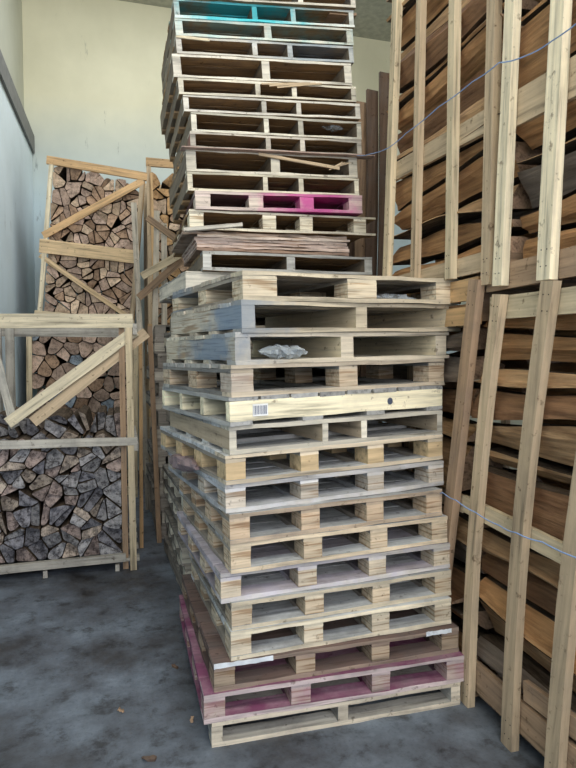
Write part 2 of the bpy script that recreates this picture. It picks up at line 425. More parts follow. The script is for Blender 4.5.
GF = 'pallets in the low front stack'
GB = 'pallets in the tall leaning stack behind'
PUR = (0.17, 0.03, 0.10); BLU = (0.11, 0.21, 0.34); TEAL = (0.02, 0.48, 0.56); PINK = (0.62, 0.05, 0.33)
FRONT = [
 ('stringer', -.310, 2.37, 0.000, 15.5, 0.0, 1.14, 1.0, .105, 'thin pale pallet lying directly on the concrete under the purple-stained one',
   dict(nW=3, bw=.045, front=(.62,.54,.42), deck=(.40,.38,.34), side=GREY, dirt=.35)),
 ('block', -.340, 2.36, 0.105, 15.6, 0.0, 1.19, 1.05, .122, 'purple-stained block pallet, second up from the concrete',
   dict(fstain=False, front=(.58,.47,.46), deck=(.34,.20,.25), blockc=(.52,.43,.36), stain=(PUR, .85, None, 1), bstain=((.3,.04,.2), .35, None, 1))),
 ('block', -.301, 2.38, 0.227, 17.0, 0.1, 1.14, 1.05, .115, 'dark brown pallet with chipped white paint on its front edge',
   dict(front=(.32,.235,.18), deck=(.17,.115,.10), blockc=(.40,.31,.22), dirt=.35)),
 ('block', -.234, 2.41, 0.342, 18.5, 0.4, 1.05, 1.0, .120, 'plain pale pallet resting on the dark brown pallet',
   dict(front=(.68,.60,.45), blockc=(.64,.55,.41))),
 ('block', -.231, 2.42, 0.462, 19.5, 0.5, 1.06, 1.0, .118, 'plain pale pallet just below the purple-and-white smeared one',
   dict(front=(.66,.57,.42), blockc=(.62,.50,.35))),
 ('block', -.275, 2.42, 0.580, 20.0, 0.6, 1.11, 1.05, .122, 'pallet jutting out with white and violet paint smears on its deck',
   dict(front=(.62,.58,.50), deck=(.42,.38,.40), blockc=(.66,.56,.42), stain=((.50,.47,.56), .7, None, 1), dirt=.4)),
 ('block', -.234, 2.42, 0.702, 21.0, 0.7, 1.06, 1.0, .125, 'plain pale pallet just above the white and violet smeared one',
   dict(front=(.66,.54,.38), blockc=(.66,.53,.37))),
 ('block', -.236, 2.41, 0.827, 22.0, 0.9, 1.04, 1.0, .125, 'reddish-speckled pallet two below the one with tattered film',
   dict(front=(.60,.47,.34), blockc=(.62,.47,.32), dirt=.4)),
 ('block', -.253, 2.42, 0.952, 24.0, 1.1, 1.10, 1.05, .120, 'grey-smeared pallet with tattered film caught in its side',
   dict(front=(.56,.52,.46), deck=(.42,.43,.43), blockc=(.58,.51,.42), stain=((.62,.64,.70), .55, None, 1))),
 ('block', -.251, 2.41, 1.072, 25.5, 1.2, 1.11, 1.1, .122, 'yellowish block pallet with clean tan blocks under the closed-sided pallet',
   dict(front=(.62,.52,.38), blockc=(.66,.49,.28), layered=False, dirt=.2)),
 ('stringer', -.236, 2.42, 1.194, 25.5, 1.2, 1.09, 0.95, .118, 'pallet with closed tan side under the cream pallet with barcode label',
   dict(nW=4, bw=.03, posW=[0, .43, .63, 1.06], front=(.66,.61,.50), deck=(.46,.46,.45), side=(.50,.40,.28), dirt=.2)),
 ('closed', -.233, 2.40, 1.312, 28.0, 1.2, 1.12, 0.95, .118, 'cream pallet with solid front, knot and barcode label',
   dict(front=(.84,.76,.54), deck=(.50,.50,.48), dirt=.15)),
 ('block', -.226, 2.40, 1.430, 29.0, 1.2, 1.14, 0.90, .130, 'block pallet with laminated blocks standing on the cream barcode pallet',
   dict(front=(.58,.49,.37), blockc=(.60,.48,.34), nW=3, bw=.10, nL=3, deck=GREY, bstain=((.30,.32,.36), .35, (0, 0, .05), .3))),
 ('stringer', -.210, 2.41, 1.560, 29.0, 1.2, 1.15, 0.90, .130, 'blue-stained solid-sided pallet with crumpled clear film inside',
   dict(nW=3, bw=.068, front=(.64,.56,.43), deck=(.56,.52,.42), side=(.60,.54,.42), inner=(.68,.58,.40), stain=(BLU, .6, (0, 0.1, 0.06), .28), sstain=(BLU, .75, (0, .30, .06), .42), dirt=.2, posW=[0, .51, 1.065])),
 ('stringer', -.184, 2.41, 1.690, 29.0, 1.3, 1.19, 0.90, .130, 'blue-stained solid-sided pallet just under the topmost of the low stack',
   dict(nW=3, bw=.06, front=(.64,.55,.40), deck=(.56,.50,.40), side=(.58,.53,.43), inner=(.66,.55,.38), stain=(BLU, .6, (0, 0, 0.06), .30), sstain=(BLU, .75, (0, .05, .06), .50), dirt=.2, posW=[0, .56, 1.10])),
 ('block', -.180, 2.42, 1.820, 27.0, 1.4, 1.15, 1.0, .120, 'pale block pallet topmost of the low front stack',
   dict(front=(.72,.62,.45), blockc=(.68,.58,.42), deck=(.48,.42,.34), nW=3, bw=.155, nL=3, stain=(BLU, .5, (0, .9, .1), .35))),
]
for k_, X, Y, z, yaw, tl, Wd, L, h, lab, kw in FRONT:
    pallet(k_, X, Y, z, yaw, tl, Wd, L, h, lab, GF, **kw)

S3 = dict(nW=3, bw=.045); S4 = dict(nW=4, bw=.032)
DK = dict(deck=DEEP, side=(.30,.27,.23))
BACK = [
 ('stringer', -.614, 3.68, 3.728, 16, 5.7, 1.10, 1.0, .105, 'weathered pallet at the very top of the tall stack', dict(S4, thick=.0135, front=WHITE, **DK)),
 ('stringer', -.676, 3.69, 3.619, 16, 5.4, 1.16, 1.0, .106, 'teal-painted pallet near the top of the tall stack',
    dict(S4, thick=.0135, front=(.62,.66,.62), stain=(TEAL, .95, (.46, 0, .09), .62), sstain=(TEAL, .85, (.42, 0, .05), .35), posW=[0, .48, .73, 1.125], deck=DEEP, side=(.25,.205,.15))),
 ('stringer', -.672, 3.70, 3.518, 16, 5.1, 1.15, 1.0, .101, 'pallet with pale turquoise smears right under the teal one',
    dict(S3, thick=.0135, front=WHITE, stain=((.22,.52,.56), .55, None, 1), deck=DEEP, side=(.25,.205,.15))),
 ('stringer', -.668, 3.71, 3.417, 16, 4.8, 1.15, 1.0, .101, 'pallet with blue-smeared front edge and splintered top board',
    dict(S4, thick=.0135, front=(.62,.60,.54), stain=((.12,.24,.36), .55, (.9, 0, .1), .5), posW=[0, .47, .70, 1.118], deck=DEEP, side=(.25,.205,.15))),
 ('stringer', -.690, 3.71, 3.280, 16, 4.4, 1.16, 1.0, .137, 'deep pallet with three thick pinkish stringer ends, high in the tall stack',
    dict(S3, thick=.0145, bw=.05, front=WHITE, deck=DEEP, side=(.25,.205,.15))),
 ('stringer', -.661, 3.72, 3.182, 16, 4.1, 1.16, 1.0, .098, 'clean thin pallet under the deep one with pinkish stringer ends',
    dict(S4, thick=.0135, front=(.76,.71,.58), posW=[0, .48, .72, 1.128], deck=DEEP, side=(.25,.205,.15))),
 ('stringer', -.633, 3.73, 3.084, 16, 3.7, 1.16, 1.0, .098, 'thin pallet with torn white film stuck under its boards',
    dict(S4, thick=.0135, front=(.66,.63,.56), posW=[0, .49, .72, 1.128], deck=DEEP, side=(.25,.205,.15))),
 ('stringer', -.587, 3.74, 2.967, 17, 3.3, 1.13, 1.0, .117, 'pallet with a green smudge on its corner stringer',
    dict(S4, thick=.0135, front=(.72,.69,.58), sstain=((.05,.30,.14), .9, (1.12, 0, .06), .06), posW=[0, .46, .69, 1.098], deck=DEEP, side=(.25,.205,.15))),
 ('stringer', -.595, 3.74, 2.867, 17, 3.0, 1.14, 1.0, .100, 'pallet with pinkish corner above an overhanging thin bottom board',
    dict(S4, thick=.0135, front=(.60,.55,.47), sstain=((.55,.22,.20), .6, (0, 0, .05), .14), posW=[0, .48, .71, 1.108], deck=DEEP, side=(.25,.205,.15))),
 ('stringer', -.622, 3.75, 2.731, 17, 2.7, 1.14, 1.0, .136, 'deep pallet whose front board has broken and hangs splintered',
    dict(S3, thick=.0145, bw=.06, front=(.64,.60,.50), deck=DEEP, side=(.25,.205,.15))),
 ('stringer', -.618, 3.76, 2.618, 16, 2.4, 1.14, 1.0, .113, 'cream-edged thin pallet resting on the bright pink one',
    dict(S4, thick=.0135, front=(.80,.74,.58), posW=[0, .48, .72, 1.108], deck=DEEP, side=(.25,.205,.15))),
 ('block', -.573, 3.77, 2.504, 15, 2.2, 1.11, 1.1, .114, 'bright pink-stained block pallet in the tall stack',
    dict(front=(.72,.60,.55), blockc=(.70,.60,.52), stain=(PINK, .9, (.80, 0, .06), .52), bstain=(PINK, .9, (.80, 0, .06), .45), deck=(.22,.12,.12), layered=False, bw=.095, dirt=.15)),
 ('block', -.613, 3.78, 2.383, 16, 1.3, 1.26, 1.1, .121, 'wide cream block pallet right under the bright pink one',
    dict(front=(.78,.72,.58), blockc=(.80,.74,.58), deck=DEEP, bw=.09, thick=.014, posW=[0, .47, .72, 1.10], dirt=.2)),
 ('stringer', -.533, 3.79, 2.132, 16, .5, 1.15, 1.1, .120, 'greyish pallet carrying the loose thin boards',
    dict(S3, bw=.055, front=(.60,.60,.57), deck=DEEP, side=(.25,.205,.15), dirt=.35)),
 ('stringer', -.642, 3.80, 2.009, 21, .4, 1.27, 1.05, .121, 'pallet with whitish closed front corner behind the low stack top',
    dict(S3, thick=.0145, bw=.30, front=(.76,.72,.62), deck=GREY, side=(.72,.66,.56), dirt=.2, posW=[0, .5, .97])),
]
for k_, X, Y, z, yaw, tl, Wd, L, h, lab, kw in BACK:
    pallet(k_, X, Y, z, yaw, tl, Wd, L, h, lab, GB, **kw)
NW = ['bottom', 'second', 'third', 'fourth', 'fifth', 'sixth', 'seventh', 'eighth', 'ninth', 'tenth', 'eleventh', 'twelfth', 'thirteenth', 'fourteenth', 'fifteenth', 'sixteenth', 'seventeenth']
hb = 2.009 / 17
for i in range(17):
    X = -.64 + rng.uniform(-.035, .03) - (.02 if i < 5 else 0); Y = 3.81 + rng.uniform(-.02, .02)
    pallet('block' if i % 3 else 'stringer', X, Y, i * hb, 16 + rng.uniform(-1.5, 3), 0.02 * i, 1.15, 1.1, hb,
           f'weathered pallet low in the tall stack, {NW[i]} from its floor' if i else 'weathered pallet at the foot of the tall stack', GB,
           front=(.50,.45,.38), deck=(.30,.28,.25), blockc=(.62,.58,.48), side=(.33,.29,.24), dirt=.4, layered=False, nL=4)
for i in range(15):
    p = W(.30 + rng.uniform(-.03, .03), 5.25 + rng.uniform(-.02, .02))
    pallet('block' if i % 2 else 'stringer', p.x, p.y, i * .124, 15.6 + rng.uniform(-2, 2), 0.0, 1.15, 1.05, .124,
           f'grey pallet in the short rear stack, {NW[i]} from its floor' if i else 'grey pallet at the foot of the short rear stack', 'pallets in the short rear stack',
           front=(.42,.38,.33), deck=(.26,.24,.22), blockc=(.58,.54,.46), side=(.30,.26,.22), dirt=.4, layered=False, nL=4)

# loose thin boards lying in the tall stack
labs = ['warped brown thin board lowest in the loose bundle of the tall stack', 'thin pinkish board lying second up in the loose bundle',
        'thin pinkish-grey board third up in the loose bundle', 'thin weathered board fourth up in the loose bundle',
        'thin pale board fifth up in the loose bundle', 'wide frayed fibreboard sheet on top of the loose bundle']
for i in range(6):
    r = random.Random(50 + i)
    b = MB(); w0 = 1.02 if i < 5 else 1.10
    b.sawn(0, w0, 0, .75, 0, .0185, 0, 16, .004 if i < 5 else .006, r)
    o = b.build('thin_board', wmat(f'thin_{i}', base=[(.42,.29,.22),(.56,.44,.38),(.54,.42,.37),(.60,.48,.42),(.62,.52,.45),(.46,.36,.29)][i], dirt=.45, layered=True),
                None, Matrix.Translation((-.575 + r.uniform(-.012, .012) - (.085 if i == 5 else 0), 3.79, 2.256 + i * .0205)) @ Matrix.Rotation(R(16), 4, 'Z') @ Matrix.Rotation(-R(.6 + .1 * i), 4, 'Y'))
    tag(o, labs[i], 'board', 'loose thin boards in the tall stack')

# ------------------------------------------------------------------ firewood crates
C_SLAT = (0.66, 0.54, 0.36); C_OLD = (0.52, 0.50, 0.46); C_OR = (0.60, 0.38, 0.19)
def cmat(name, c, dirt=.15, var=.12): return wmat('crate_' + name, base=c, dirt=dirt, var=var)
M_new = cmat('pale', (.69, .57, .38)); M_new2 = cmat('pale_pinkish', (.57, .44, .29)); M_oldw = cmat('grey', (.52, .49, .43), .4); M_wea = cmat('weathered_pale', (.60, .54, .44), .3)
M_tanr = cmat('tan_rail', (.68, .50, .29)); M_orange = cmat('orange', (.62, .40, .20)); M_brown = cmat('brown', (.40, .27, .17), .3); M_cream = cmat('cream', (.80, .70, .50))
FV, FU = (0, -1, 0), (-1, 0, 0)

def crate(label, u, v, z, tilt=0.0, group='firewood crates'):
    return thing('firewood_crate', label, 'crate', W(u, v, z), (0, R(tilt), TH), group)

def polyclip(poly, px, py, nx, ny):
    out = []
    for i in range(len(poly)):
        a, b = poly[i], poly[(i + 1) % len(poly)]
        da = (a[0] - px) * nx + (a[1] - py) * ny; db = (b[0] - px) * nx + (b[1] - py) * ny
        if da <= 0: out.append(a)
        if (da < 0 < db) or (db < 0 < da):
            t = da / (da - db); out.append((a[0] + (b[0] - a[0]) * t, a[1] + (b[1] - a[1]) * t))
    return out
ORD = ['first', 'second', 'third', 'fourth', 'fifth', 'sixth', 'seventh', 'eighth', 'ninth', 'tenth', 'eleventh', 'twelfth', 'thirteenth', 'fourteenth', 'fifteenth', 'sixteenth', 'seventeenth', 'eighteenth', 'nineteenth', 'twentieth']

def pack(parent_matrix, u0, u1, z0, z1, cell, ends, side, tones, where, group, seed, length=0.95, gap=.006, top=None, roundness=.3, squash=.9, depth_j=.05, cut=.75, back=None):
    """split logs seen end-on, packed into a bay; parent_matrix maps (u, 0, z) of the bay into the world"""
    r = random.Random(seed)
    ncol = max(1, round((u1 - u0) / cell)); cw = (u1 - u0) / ncol
    nrow = max(1, round((z1 - z0) / (cell * squash))); ch = (z1 - z0) / nrow
    sites = {}
    for j in range(-1, nrow + 1):
        for i in range(-1, ncol + 1):
            x = u0 + cw * (i + .5 + (.25 if j % 2 else -.25)) + r.uniform(-.36, .36) * cw
            y = z0 + ch * (j + .5) + r.uniform(-.34, .34) * ch
            if 0 <= i < ncol: x = min(max(x, u0 + .2 * cw), u1 - .2 * cw)
            sites[(i, j)] = (x, y)
    rows = []
    for j in range(nrow):
        row = []
        for i in range(ncol):
            sx, sy = sites[(i, j)]
            if top and sy > top(sx): continue
            poly = [(u0, z0), (u1, z0), (u1, z1 + .08), (u0, z1 + .08)]
            for jj in range(j - 3, j + 4):
                for ii in range(i - 3, i + 4):
                    if (ii, jj) == (i, j) or (ii, jj) not in sites: continue
                    if jj < 0 or ii < 0 or ii >= ncol: continue
                    qx, qy = sites[(ii, jj)]
                    dx, dy = qx - sx, qy - sy; d = math.hypot(dx, dy)
                    if d < 1e-6: continue
                    poly = polyclip(poly, (sx + qx) / 2 - dx / d * gap / 2, (sy + qy) / 2 - dy / d * gap / 2, dx / d, dy / d)
                    if len(poly) < 3: break
                if len(poly) < 3: break
            if len(poly) < 3: continue
            pieces = [poly]
            # billets are split: cut big cells along a chord
            def area_(p): return abs(sum(p[k - 1][0] * p[k][1] - p[k][0] * p[k - 1][1] for k in range(len(p)))) / 2
            for _ in range(2):
                nxt = []
                for p in pieces:
                    A = area_(p)
                    if A > cut * cell * cell * r.uniform(.7, 1.3):
                        cx = sum(q[0] for q in p) / len(p) + r.uniform(-.12, .12) * cell; cy = sum(q[1] for q in p) / len(p) + r.uniform(-.12, .12) * cell
                        an = r.uniform(0, math.pi); nx, ny = math.cos(an), math.sin(an)
                        nxt += [q for q in (polyclip(p, cx - nx * gap / 2, cy - ny * gap / 2, nx, ny), polyclip(p, cx + nx * gap / 2, cy + ny * gap / 2, -nx, -ny)) if len(q) > 2 and area_(q) > .1 * cell * cell]
                    else: nxt.append(p)
                pieces = nxt
            row += pieces
        row.sort(key=lambda p: -sum(q[0] for q in p) / len(p))
        rows.append(row)
    for j, row in enumerate(rows):
        for i, poly in enumerate(row):
            p2 = []
            for k, p in enumerate(poly):
                q = poly[k - 1]
                if math.hypot(p[0] - q[0], p[1] - q[1]) > .010: p2.append(p)
            poly = p2
            if len(poly) < 3: continue
            if len(poly) > 4 and r.random() < .3:
                k = r.randrange(len(poly)); poly = poly[:k] + poly[k + 1:]
            cx = sum(p[0] for p in poly) / len(poly); cy = sum(p[1] for p in poly) / len(poly)
            half = r.random() < roundness
            def bez(a, b, c, m=3):
                return [((1 - t) ** 2 * a[0] + 2 * t * (1 - t) * b[0] + t * t * c[0], (1 - t) ** 2 * a[1] + 2 * t * (1 - t) * b[1] + t * t * c[1]) for t in [q / m for q in range(m + 1)]]
            out = []
            N = len(poly)
            jp = [(x + r.uniform(-.003, .003), y + r.uniform(-.003, .003)) for x, y in poly]
            for k in range(N):
                a, b, c = jp[k - 1], jp[k], jp[(k + 1) % N]
                rr = .42 if (half and b[1] < cy + .01) else .07
                p = (b[0] + (a[0] - b[0]) * rr, b[1] + (a[1] - b[1]) * rr); q = (b[0] + (c[0] - b[0]) * rr, b[1] + (c[1] - b[1]) * rr)
                out += bez(p, b, q, 4 if rr > .2 else 1)
                m_ = ((b[0] + c[0]) / 2 + r.uniform(-.003, .003), (b[1] + c[1]) / 2 + r.uniform(-.003, .003))
                out.append(m_)
            ox, oy = poly[r.randrange(N)]
            ox += (cx - ox) * .1; oy += (cy - oy) * .1
            yo = r.uniform(0, depth_j) + (back(cy) if back else 0)
            tx, ty = r.uniform(-.35, .35), r.uniform(-.35, .35)
            b_ = MB(); nn = len(out)
            ring = lambda yy, s, slope: [((cx + (x - cx) * s - ox), yy + slope * ((x - cx) * tx + (y - cy) * ty) , (cy + (y - cy) * s - oy)) for x, y in out]
            b_.v = [(x, y, z) for x, y, z in ring(yo, .97, 1) + ring(yo + .006, 1.0, 1) + ring(yo + length * .5, .97, 0) + ring(yo + length, .93, 0)]
            b_.v.append((cx - ox + r.uniform(-.01, .01), yo + r.uniform(-.008, .008), cy - oy + r.uniform(-.01, .01)))
            hub = 4 * nn
            for k in range(nn): b_.f.append((hub, k, (k + 1) % nn)); b_.m.append(0)
            for q in range(3):
                for k in range(nn):
                    b_.f.append((q * nn + (k + 1) % nn, q * nn + k, (q + 1) * nn + k, (q + 1) * nn + (k + 1) % nn)); b_.m.append(0 if q == 0 else 1)
            b_.f.append(tuple(3 * nn + k for k in range(nn))[::-1]); b_.m.append(0)
            ti = r.choices(range(len(ends)), weights=[tt[1] for tt in tones])[0]
            o = b_.build('firewood_log', [ends[ti], side], None, parent_matrix @ Matrix.Translation((ox, 0, oy)))
            tag(o, f'{tones[ti][0]} split log, {ORD[j]} row up, {ORD[i]} from aisle post, {where}', 'firewood log', group)

E_tan = log_end('log_end_tan', (.66, .50, .36), .35, .6); E_brown = log_end('log_end_brown', (.46, .31, .21), .35, .6); E_pink = log_end('log_end_pinkish', (.58, .43, .34), .35, .6)
E_grey = log_end('log_end_grey', (.36, .35, .355), .3, .95, 1); E_dark = log_end('log_end_dark', (.22, .215, .235), .3, .95, 1); E_slate = log_end('log_end_slate', (.27, .32, .37), .2, .8)
E_wtan = log_end('log_end_weathered_tan', (.47, .39, .32), .35, .9, 1); E_wpink = log_end('log_end_weathered_pink', (.38, .30, .27), .35, .9, 1)
E_or = log_end('log_end_orange', (.58, .36, .18))
S_bark = bark('dark_bark', (.10, .075, .055))

# --- crate nearest on the aisle's open side: half filled, weathered
def low_crate():
    u0, u1, v = -1.04, .12, 4.54
    c = crate('half-empty weathered crate of grey logs standing on the open floor', u0, v, 0)
    w = u1 - u0; d = 1.05
    bar('post', (w - .045, 0, 0), (w - .06, 0, 1.88), .048, .035, FV, M_new, c)
    bar('post', (w - .10, .045, 0), (w - .11, .045, 1.84), .04, .03, FV, M_brown, c)
    bar('post', (.03, .0, 0), (.03, .0, 1.88), .06, .035, FV, M_new, c)
    for x in (.03, .13): bar('post', (x, d, 0), (x, d, 1.85), .07, .03, FV, M_oldw, c)
    bar('post', (w - .02, .40, .05), (w - .02, .40, 1.80), .05, .03, (1, 0, 0), M_new2, c)
    bar('post', (w - .02, .80, .05), (w - .02, .80, 1.80), .05, .03, (1, 0, 0), M_brown, c)
    bar('post', (w - .03, d, 0), (w - .03, d, 1.85), .05, .03, FV, M_new2, c)
    bar('rail', (-.05, -.004, 1.83), (w - .03, -.004, 1.85), .10, .035, FV, M_cream, c)
    bar('rail', (-.05, -.004, .975), (w - .01, -.004, .965), .058, .03, FV, M_oldw, c)
    bar('rail', (-.05, -.004, .085), (w - .10, -.004, .10), .055, .04, FV, M_oldw, c)
    bar('rail', (w, .0, 1.79), (w, d, 1.79), .08, .03, (1, 0, 0), M_oldw, c)
    bar('rail', (w, .0, .93), (w, d, .93), .07, .03, (1, 0, 0), M_oldw, c)
    bar('rail', (-.02, d + .03, 1.80), (w, d + .03, 1.80), .08, .03, FV, M_oldw, c)
    bar('brace', (.27, .036, 1.12), (1.15, .036, 1.78), .08, .03, FV, M_cream, c)
    bar('brace', (.43, .07, 1.12), (1.23, .07, 1.77), .08, .03, FV, M_new2, c)
    bar('brace', (.0, d - .05, 1.72), (.30, .1, 1.1), .06, .025, FV, M_oldw, c)
    for x in (.0, .5, 1.0): bar('foot', (x, .01, .05), (x, .01, 0.0), .03, .03, FV, M_oldw, c)
    for y in (.02, .3, .6, .9):
        b = MB(); b.sawn(0, w, y, y + .1, .065, .085, 0, 6, .002); b.build('floor_board', M_oldw, c)
    Mx = Matrix.Translation(W(u0, v, 0)) @ MBLD
    top = lambda x: 1.12 + .04 * math.sin(x * 3.2 + .3) + .03 * math.sin(x * 11)
    pack(Mx @ Matrix.Translation((0, .04, 0)), .02, w - .125, .115, 1.24, .140, [E_grey, E_dark, E_wtan, E_wpink], S_bark,
         [('weathered grey', 4), ('dark', 2.2), ('pale', 2), ('pinkish', 1.6)], 'half-empty crate', 'logs in the half-empty weathered crate', 5, top=top, length=.75, back=lambda z: max(0, z - .90) * 1.9)
low_crate()

# --- tall pair of crates by the back wall (upper one leaning)
def back_crates():
    v = 6.9
    # lower
    u0, w = -.99, 1.16
    c = crate('closed lower crate by the back wall, carrying a leaning crate', u0, v, 0)
    for x in (.03, w - .03):
        bar('post', (x, 0, 0), (x + .03, 0, 1.93), .055, .035, FV, M_new, c); bar('post', (x, 1, 0), (x, 1, 1.93), .055, .035, FV, M_new, c)
    bar('post', (w + .01, .45, .02), (w + .01, .45, 1.93), .05, .03, (1, 0, 0), M_new2, c)
    for z in (.08, .62, 1.90): bar('rail', (0, -.003, z), (w, -.003, z), .09, .03, FV, M_new, c)
    for z in (.08, .93, 1.90): bar('rail', (0, 1.03, z), (w, 1.03, z), .09, .03, FV, M_new, c)
    for y in (.02, .4, .8):
        b = MB(); b.sawn(0, w, y, y + .1, .04, .06, 0, 6, .002); b.build('floor_board', M_new2, c)
    Mx = Matrix.Translation(W(u0, v, 0)) @ MBLD
    pack(Mx @ Matrix.Translation((0, .045, 0)), .06, w - .05, .70, 1.87, .145, [E_pink, E_slate, E_brown], S_bark,
         [('pinkish', 5), ('slate grey', 1.3), ('brown', 2)], 'lower back crate', 'logs in the lower crate by the back wall', 21, roundness=.85, gap=.007, cut=1.4)
    # upper, leaning towards the aisle
    u0 = -.845; tilt = 4.9
    z0 = 2.03
    c = crate('leaning upper crate of split logs against the back wall', u0, v, z0, tilt)
    w, h = 1.0, 1.66
    bar('post', (.02, 0, -.02), (.03, 0, h), .045, .035, FV, M_cream, c)
    bar('post', (w - .03, 0, -.05), (w - .03, 0, h), .045, .035, FV, M_new2, c)
    bar('post', (w + .01, .3, .0), (w + .01, .3, h), .045, .03, (1, 0, 0), M_orange, c)
    bar('post', (w + .01, .7, .0), (w + .01, .7, h), .045, .03, (1, 0, 0), M_new2, c)
    for x in (.02, w - .02): bar('post', (x, 1, 0), (x, 1, h), .045, .03, FV, M_new2, c)
    bar('rail', (-.02, -.003, h - .02), (w + .02, -.003, h - .03), .085, .03, FV, M_orange, c)
    bar('rail', (-.03, -.003, .73), (w + .0, -.003, .74), .145, .03, FV, M_tanr, c)
    bar('rail', (-.03, -.003, .0), (w + .0, -.003, .0), .09, .03, FV, M_new, c)
    bar('rail', (0, 1.02, h - .05), (w, 1.02, h - .05), .085, .03, FV, M_new, c)
    bar('brace', (.0, .0, .84), (w - .02, .0, 1.58), .075, .028, (0, -1, 0), M_orange, c)
    bar('brace', (-.02, .0, .63), (w - .05, .0, .06), .05, .028, (0, -1, 0), M_tanr, c)
    for y in (.02, .4, .8):
        b = MB(); b.sawn(0, w, y, y + .1, -.02, .0, 0, 6, .002); b.build('floor_board', M_new2, c)
    Mx = Matrix.Translation(W(u0, v, z0)) @ MBLD @ Matrix.Rotation(R(tilt), 4, 'Y')
    T = [('tan', 3), ('pinkish', 4), ('brown', 3)]
    pack(Mx @ Matrix.Translation((0, .045, 0)), .05, w - .05, .05, h - .06, .142, [E_tan, E_pink, E_brown], S_bark, T,
         'leaning back crate', 'logs in the leaning upper crate', 22, top=lambda x: 1.60 - .20 * max(0, x - .75), roundness=.15, gap=.008)
    # neighbour
    u0 = .30
    c = crate('upright orange-framed crate between the leaning crate and tall pallet stack', u0, 6.9, 0)
    for x in (.03, 1.1):
        bar('post', (x, 0, 0), (x, 0, 3.74), .05, .035, FV, M_new2, c); bar('post', (x, 1, 0), (x, 1, 3.74), .05, .035, FV, M_new2, c)
    bar('post', (.10, -.04, 1.0), (.05, -.04, 3.6), .035, .03, FV, M_orange, c)
    for z in (.08, .95, 1.9, 3.73):
        bar('rail', (0, -.005, z), (1.13, -.005, z), .09, .03, FV, M_orange, c); bar('rail', (0, 1.03, z), (1.13, 1.03, z), .09, .03, FV, M_new2, c)
    Mx = Matrix.Translation(W(u0, 6.9, 0)) @ MBLD
    pack(Mx @ Matrix.Translation((0, .045, 0)), .06, .52, 1.96, 3.64, .17, [E_or, E_brown, E_tan], S_bark, [('orange', 3), ('brown', 2), ('tan', 2)],
         'orange-framed crate', 'logs in the orange-framed crate', 33, roundness=.3, gap=.010)
back_crates()

# ------------------------------------------------------------------ crates of long split logs along the aisle
SF = [split_face('split_face_orange', (.40, .22, .10)), split_face('split_face_tan', (.46, .29, .155)), split_face('split_face_brown', (.25, .135, .07)),
      split_face('split_face_weathered', (.20, .16, .13))]
SFN = ['orange', 'tan', 'brown', 'weathered dark']
def long_logs(v0, v1, z0, z1, n, where, group, seed, uf=1.575, slope=0.0, skip=None):
    r = random.Random(seed)
    # wavy boundaries
    hs = [r.uniform(.6, 1.4) for _ in range(n)]; s = sum(hs); hs = [x / s * (z1 - z0) for x in hs]
    NS = 14
    bounds = []; z = z0
    for k in range(n + 1):
        a1, a2, p1, p2 = r.uniform(-.030, .030), r.uniform(-.013, .013), r.uniform(0, 6.3), r.uniform(0, 6.3)
        sl = slope + r.uniform(-.075, .075)
        if k in (0, n): a1 = a2 = sl = 0
        bounds.append([z + sl * (t - .5) + a1 * math.sin(t * 3 + p1) + a2 * math.sin(t * 8 + p2) for t in [i / NS for i in range(NS + 1)]])
        if k < n: z += hs[k]
    for k in range(n):
        a = v0 + r.uniform(0, .03); b = v1 - r.uniform(0, .03)
        L = b - a
        fu = uf + r.uniform(-.010, .055)
        lean = r.uniform(-.07, .07); ridge = r.uniform(.2, .8); out_ = r.uniform(-.004, .035)
        tw = r.uniform(-.05, .05); gp = r.uniform(.008, .032); dep = r.uniform(.16, .22)
        vs, fs, ms = [], [], []
        for i in range(NS + 1):
            t = i / NS
            vv = a + L * t + (r.uniform(-.004, .004) if 0 < i < NS else 0)
            zb = bounds[k][i] + gp * .5; zt = bounds[k + 1][i] - gp
            if zt - zb < .03: zt = zb + .03
            hh = zt - zb
            dj = lambda q: r.uniform(-q, q)
            du = tw * (t - .5); rd = min(.9, max(.1, ridge + .25 * (t - .5) * (1 if tw > 0 else -1)))
            prof = [(fu + lean + du, zb), (fu + (lean + du) * (1 - rd * .5) - out_ * .5 + dj(.0015), zb + hh * rd * .5), (fu - out_ + dj(.003), zb + hh * rd + dj(.004)),
                    (fu - lean * .3 - out_ * .4 - du * .5 + dj(.002), zb + hh * (rd + 1) / 2), (fu - lean * .6 - du + .004, zt), (fu + .08, zt + .002), (fu + dep, zb + hh * .65), (fu + dep * .9, zb + hh * .15)]
            for (uu, zz) in prof: vs.append((uu, vv, zz))
        m = 8
        for i in range(NS):
            for q in range(m):
                fs.append((i * m + q, i * m + (q + 1) % m, (i + 1) * m + (q + 1) % m, (i + 1) * m + q)); ms.append(0 if q in (0, 1, 2, 3) else 1)
        fs.append(tuple(range(m))[::-1]); ms.append(2); fs.append(tuple(NS * m + q for q in range(m))); ms.append(2)
        # own origin
        oc = Vector((fu, (a + b) / 2, vs[NS // 2 * m][2]))
        B = MB(); B.v = [(x - oc.x, y - oc.y, z_ - oc.z) for x, y, z_ in vs]; B.f = fs; B.m = ms
        ti = r.choices(range(4), weights=[5, 3, 3, 1.4])[0]
        o = B.build('split_log', [SF[ti], S_bark, E_brown], None, MBLD @ Matrix.Translation(oc))
        for p in o.data.polygons:
            p.use_smooth = False
        tag(o, f'long {SFN[ti]} split log, {ORD[k]} layer up in the {where}', 'firewood log', group)

